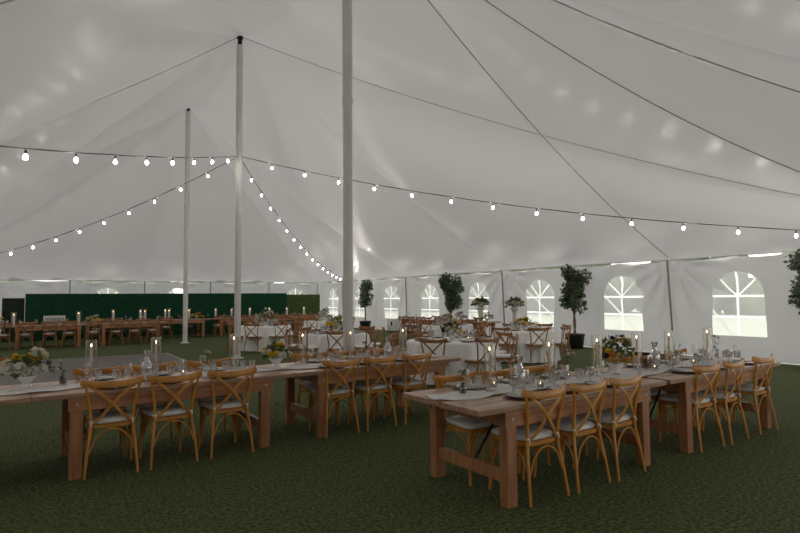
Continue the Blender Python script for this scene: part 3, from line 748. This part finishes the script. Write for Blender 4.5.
# ---------------------------------------------------------------- round tables
def round_table(cx, cy, R, nm, lab, a0, half, fl, seed, plates=8):
    t = tag(empty('round_table', (cx, cy, 0)), lab, 'table', 'round tables with white cloths')
    MB().lathe([(0, TH-.025), (R, TH-.025), (R, TH-.004), (0, TH-.004)], 40).build('tabletop', M['apron_wood'], t)
    MB().lathe([(0, .005), (.25, .005), (.25, .03), (.05, .05), (.05, TH-.03), (0, TH-.03)], 16).build('pedestal', M['dark_metal'], t)
    b = MB(); n = 144; Rr = random.Random(seed); ph = Rr.uniform(0, 6); rings = []
    for j, (rr, z) in enumerate(((.02, TH), (R*.5, TH), (R*.97, TH), (R+.006, TH-.006), (R+.02, TH-.05), (R+.035, TH-.2), (R+.05, TH-.4), (R+.065, TH-.58), (R+.08, .02))):
        amp = max(0, (j-3))/5
        rings.append([b.bm.verts.new(((rr+amp*(.035*math.sin(k*2*PI/n*20+ph)+.018*math.sin(k*2*PI/n*33+2*ph)))*math.cos(2*PI*k/n), (rr+amp*(.035*math.sin(k*2*PI/n*20+ph)+.018*math.sin(k*2*PI/n*33+2*ph)))*math.sin(2*PI*k/n), z)) for k in range(n)])
    for p, q in zip(rings, rings[1:]):
        for k in range(n): b.bm.faces.new((p[k], p[(k+1) % n], q[(k+1) % n], q[k]))
    b.bm.faces.new(rings[0])
    c = b.build('tablecloth', M['linen'], angle=80); c.location = (cx, cy, 0)
    tag(c, 'white floor length tablecloth on '+nm, 'tablecloth', 'white round tablecloths')
    cam_a = math.atan2(-cy, -cx)
    n1 = ('front', 'front right', 'right', 'back right', 'back', 'back left', 'left', 'front left')
    n2 = ('front right', 'right, nearer', 'right, farther', 'back right', 'back left', 'left, farther', 'left, nearer', 'front left')
    for k in range(8):
        a = math.radians(a0)+k*PI/4; da = (a-cam_a) % (2*PI)
        s = n2[int(da/(PI/4)) % 8] if half else n1[int((da+PI/8)/(PI/4)) % 8]
        rr = R+.13
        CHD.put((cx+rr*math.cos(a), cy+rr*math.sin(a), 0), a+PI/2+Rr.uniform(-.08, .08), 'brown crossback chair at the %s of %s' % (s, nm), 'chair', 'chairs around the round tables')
        if k < plates:
            rr = R-.22; x, y = cx+rr*math.cos(a), cy+rr*math.sin(a)
            CHARGER.put((x, y, TH+.001), 0, 'brown charger at the %s of %s' % (s, nm), 'charger plate', 'charger plates on round tables')
            NAP.put((x, y, TH+.0), a+PI/2, 'folded napkin at the %s of %s' % (s, nm), 'napkin', 'napkins on round tables')
            rr = R-.42; a2 = a+.22
            WINE.put((cx+rr*math.cos(a2), cy+rr*math.sin(a2), TH+.001), 0, 'stemmed glass at the %s of %s' % (s, nm), 'wine glass', 'glasses on round tables')
            a2 = a-.1
            GOB.put((cx+(rr-.03)*math.cos(a2), cy+(rr-.03)*math.sin(a2), TH+.001), 0, 'textured goblet at the %s of %s' % (s, nm), 'goblet', 'goblets on round tables')
    fl(cx, cy, nm)
def deg(x, y): return math.degrees(math.atan2(-y, -x))
def F(cols, W, H, sd, nf=20, lm='leaf', fs=1.4, nl=140):
    return lambda x, y, nm: bouquet('flower_arrangement', (x, y, TH+.001), 'mixed bouquet in white bowl on '+nm, 'flowers', W, H, white_bowl, cols, nf, sd, .12, lm, nl, 'round table centrepieces', fs)
RT = [(5.97, 16.9, .76, 'the round table right of the middle pole', 'white clothed round table just right of the middle pole', -22.5, True, F(['cream', 'blush', 'white', 'cream', 'white'], .36, .38, 31, 30)),
      (5.96, 11.95, .76, 'the round table behind the tallest pole', 'white clothed round table behind the tallest pole', 0, False, F(['cream', 'yellow', 'cream', 'white'], .26, .28, 32)),
      (6.75, 8.5, .86, 'the large centre round table', 'large white clothed round table right of picture centre', -16, False, F(['yellow', 'cream', 'plum', 'yellow', 'white'], .24, .26, 33)),
      (10.26, 10.0, .76, 'the rightmost round table', 'rightmost white clothed round table near the tall ficus', 17, False, F(['yellow', 'cream', 'yellow', 'orange'], .26, .18, 34)),
      (10.55, 13.5, .76, 'the round table before the head tables', 'white clothed round table in front of the long wallside tables', 10, False, F(['cream', 'white', 'yellow'], .22, .22, 35, 14)),
      (9.1, 19.2, .76, 'the farthest round table', 'farthest white clothed round table near the olive hedge', 20, False, F(['cream', 'white', 'blush'], .26, .36, 36, 18))]
for cx, cy, R, nm, lab, off, half, fl in RT:
    round_table(cx, cy, R, nm, lab, deg(cx, cy)+off, half, fl, int(cx*10))
for (x, y, z, lb) in ((6.35, 8.2, .0, 'the large centre round table, left'), (7.0, 8.3, 0, 'the large centre round table, right'), (6.2, 11.6, 0, 'the round table behind the tallest pole'), (9.95, 9.8, 0, 'the rightmost round table'), (5.72, 16.7, 0, 'the round table right of the middle pole')):
    VOT.put((x, y, TH+.001), 0, 'small lit votive on '+lb, 'candle', 'votives on round tables')
CARAFE.put((6.95, 8.75, TH+.001), 0, 'clear carafe on the large centre round table', 'carafe', 'carafes')
# head tables along the windowed wall
for y, lb in ((16.3, 'dark farm table along the windowed wall, farther of two'), (13.8, 'dark farm table along the windowed wall, nearer of two')):
    TB.put((13.08, y, 0), PI/2, lb, 'table', 'wallside farm tables')
for k, y in enumerate((18.35, 17.75, 17.15, 16.6, 15.95, 14.1)):
    CHD.put((12.30, y, 0), -PI/2+random.uniform(-.06, .06), 'dark crossback chair, %s from left, before the wallside tables' % o7[k], 'chair', 'chairs at the wallside tables')
for k, y in enumerate((17.5, 16.7, 15.0)):
    CHD.put((12.88, y, 0), PI/2, 'dark crossback chair, %s from left, behind the wallside tables' % o7[k], 'chair', 'chairs at the wallside tables')
for k, y in enumerate((18.5, 18.0, 17.3, 16.9, 16.2, 15.6, 14.6, 14.2)):
    WINE.put((12.5, y, TH), 0, 'wine glass on the wallside tables, %s from left' % o7[k], 'wine glass', 'glasses on wallside tables')
bouquet('flower_arrangement', (12.6, 15.35, TH), 'cream bouquet on the wallside table under the bushy tree', 'flowers', .24, .22, white_bowl, ['cream', 'white', 'blush'], 12, 41, .1, nl=70, group='bouquets on distant tables', fs=1.4)
bouquet('flower_arrangement', (12.6, 13.95, TH), 'green cream bouquet at right end of the wallside tables', 'flowers', .24, .22, white_bowl, ['white', 'cream'], 9, 42, .1, nl=120, group='bouquets on distant tables', fs=1.2)
def pedestal(y, lb, sd, cols):
    def col(r):
        MB().lathe([(0, .002), (.17, .002), (.17, .03), (.11, .06), (.085, .12), (.085, 1.05), (.11, 1.12), (.17, 1.16), (.17, 1.2), (0, 1.2)], 20).build('pedestal', M['white_paint'], r)
        MB().lathe([(0, 1.2), (.07, 1.2), (.13, 1.3), (.12, 1.3), (.06, 1.22), (0, 1.22)], 16).build('bowl', M['ceramic'], r)
    bouquet('pedestal_arrangement', (13.72, y, 0), lb, 'flowers', .36, .26, col, cols, 22, sd, 1.30, 'leaf', 260, 'pedestal flowers by the wall', 1.7, .11)
pedestal(15.55, 'green and white flowers on white pedestal before a window', 51, ['white', 'cream']); pedestal(13.78, 'pale green and white flowers on white pedestal by wall pole', 52, ['white', 'white', 'cream'])
# ---------------------------------------------------------------- trees in pots
def ficus(seed, h, w, fh, n):
    r = empty('potted_tree'); R = random.Random(seed)
    MB().lathe([(0, .002), (.21, .002), (.235, .03), (.29, .40), (.305, .41), (.305, .44), (.28, .44), (.265, .38), (0, .38)], 24).build('pot', M['pot_black'], r)
    MB().lathe([(0, .39), (.24, .385)], 16).build('soil', M['soil'], r)
    zc = h-fh/2
    mb = MB()
    for k in range(4):
        a = k*PI/2+.4; x, y = .04*math.cos(a), .04*math.sin(a)
        mb.tube(smoothpath([(x, y, .38), (-x*.6, -y*.6, .8), (x*1.5, y*1.5, 1.3), (x*4, y*4, zc+.2)], 4), [.026]*8+[.016]*5, 7)
    for k in range(26):
        z = R.uniform(h-fh+.1, h-.25); a = R.uniform(0, 2*PI); l = w*.42*R.uniform(.6, 1)
        mb.tube([(0, 0, z-.15), (l*.5*math.cos(a), l*.5*math.sin(a), z), (l*math.cos(a), l*math.sin(a), z+.15)], [.007, .005, .003], 5)
    mb.build('trunk', M['bark'], r)
    cl = [(R.uniform(-1, 1)*w*.32, R.uniform(-1, 1)*w*.32, h-fh*.08-fh*.84*k/25, w*R.uniform(.16, .25)) for k in range(26)]
    def samp(R):
        x, y, z, s = R.choice(cl); d = Vector((R.gauss(0, 1), R.gauss(0, 1), R.gauss(0, 1))).normalized()
        return Vector((x, y, z))+Vector((d.x*s, d.y*s, d.z*s*1.25))*R.uniform(.3, 1.1), (d+Vector((0, 0, -.5))).normalized()
    b = MB(); leafcloud(b, int(n*1.9), samp, .095, R, .30); b.build('foliage', M['ficus_leaf'], r, angle=80)
    return r
tag(ficus(1, 2.44, .72, 1.22, 2100), 'tall potted ficus in black pot left of second largest window', 'potted tree').location = (13.72, 11.25, 0)
tag(ficus(2, 2.44, .78, 1.30, 2600), 'bushy dark potted tree behind the wallside tables', 'potted tree').location = (13.7, 17.3, 0)
tag(ficus(3, 2.46, .72, 1.25, 1500), 'slim potted tree by the wall beside the tallest pole', 'potted tree').location = (13.7, 24.2, 0)
tag(ficus(4, 2.44, .80, 1.25, 1800), 'potted ficus cut off by the right frame edge', 'potted tree').location = (13.72, 4.93, 0)
# ---------------------------------------------------------------- hedge screens, bench, box, speaker
def hedge(x0, x1, y, h, m, label):
    r = tag(empty('hedge_screen', ((x0+x1)/2, y, 0)), label, 'hedge screen'); L = (x1-x0)/2
    mb = MB(); nx, nz = int(L*2/.07), int(h/.07); g = []
    for i in range(nx+1):
        g.append([mb.bm.verts.new((-L+2*L*i/nx, -.07+random.uniform(-.018, .018)*(0 < i < nx), .03+(h-.03)*k/nz)) for k in range(nz+1)])
    for i in range(nx):
        for k in range(nz): mb.bm.faces.new((g[i][k], g[i+1][k], g[i+1][k+1], g[i][k+1]))
    mb.box(-L, L, -.068, .05, .03, h)
    mb.build('hedge_face', M[m], r, smooth=False)
    MB().box(-L, L, -.06, .06, 0, .03).build('base', M['dark_metal'], r)
hedge(-.50, 10.42, 26.5, 1.87, 'hedge_dark', 'long deep green boxwood hedge screen behind the distant tables')
hedge(10.44, 12.25, 26.52, 1.80, 'hedge_olive', 'short olive green hedge screen right of the long dark one')
hedge(-1.25, -.52, 26.6, 1.70, 'hedge_black', 'blackish lower hedge screen left of the long green one')
def bench():
    r = tag(empty('bench', (.49, 25.75, 0)), 'white slatted bench in front of the dark hedge screen', 'bench')
    MB().box(-.52, .52, -.22, .22, .40, .44, .005).build('seat', M['white_paint'], r)
    for x in (-.5, .46):
        for y in (-.2, .16): MB().box(x, x+.04, y, y+.04, 0, .9 if y > 0 else .4, .004).build('leg', M['white_paint'], r)
    mb = MB(); mb.box(-.5, .5, .17, .2, .84, .92, .004)
    for k in range(13): mb.box(-.46+.075*k, -.42+.075*k, .175, .195, .44, .84)
    mb.build('backrest', M['white_paint'], r); r.scale = (.74, 1, 1.08)
bench()
def wallbox():
    r = tag(empty('utility_box', (13.95, 21.95, 0)), 'white box with dark handle on the floor by the wall', 'box')
    MB().box(-.2, .2, -.27, .27, .05, .62, .02).build('housing', M['white_paint'], r)
    MB().box(-.212, -.198, -.19, -.08, .30, .48, .004).build('handle', M['black_plastic'], r)
    MB().box(-.17, .17, -.24, .24, 0, .05).build('base', M['black_plastic'], r)
wallbox()
def speaker():
    r = tag(empty('speaker', (13.9, 9.6, 0)), 'small black speaker on stand under the second largest window', 'speaker')
    MB().box(-.08, .08, -.07, .07, .16, .40, .012).build('cabinet', M['black_plastic'], r)
    MB().tube([(0, 0, .02), (0, 0, .16)], .015, 8).build('stand', M['dark_metal'], r)
    MB().lathe([(0, .002), (.13, .002), (.13, .015), (0, .02)], 20).build('base', M['dark_metal'], r)
speaker()
# ---------------------------------------------------------------- string lights
BULB = MB().lathe([(0, -.100), (.015, -.096), (.026, -.082), (.029, -.068), (.024, -.050), (.014, -.036), (.012, -.024), (0, -.024)], 14).mesh('bulb', M['bulb_glow'])
SOCK = MB().lathe([(0, -.024), (.015, -.024), (.017, -.01), (.015, .028), (.006, .035), (0, .035)], 10).mesh('socket', M['socket'])
def lights(ex, ey, q, k0, sp, label, z1=2.56):
    A = Vector((PX, PY[1])); B = Vector((ex, ey)); L = (B-A).length
    def W(t): p = A.lerp(B, t/L); return Vector((p.x, p.y, 5.50+(z1-5.50)*t/L-q*t*(L-t)))
    r = tag(empty('string_lights', (0, 0, 0)), label, 'string lights', 'string lights from the middle pole')
    pts = [W(.1+(L-.2)*k/60) for k in range(61)]
    b = MB(); b.tube(pts, .009, 6); b.tube([p+Vector((.012*math.sin(i*1.3), .012*math.cos(i*1.3), .006)) for i, p in enumerate(pts)], .006, 5)
    b.build('cable', M['cable_dark'], r)
    t = k0*sp
    while t < L-.3:
        p = W(t)-Vector((0, 0, .05)); s = link('socket', SOCK, r, p); link('bulb', BULB, s); t += sp
lights(X1-.15, 2.2, .0075, 1.07, .98, 'string of bulbs running right over the centre tables')
lights(X0+.15, 1.7, .005, .804, 1.006, 'upper string of bulbs running from pole to left edge', 2.15)
lights(X0+.15, 25.8, .0145, 1.109, .87, 'lower string of bulbs sloping down to the far left', 2.6)
lights(X1-.15, 26.15, .0165, 1.14, .765, 'string of bulbs descending steeply to the far corner', 2.62)
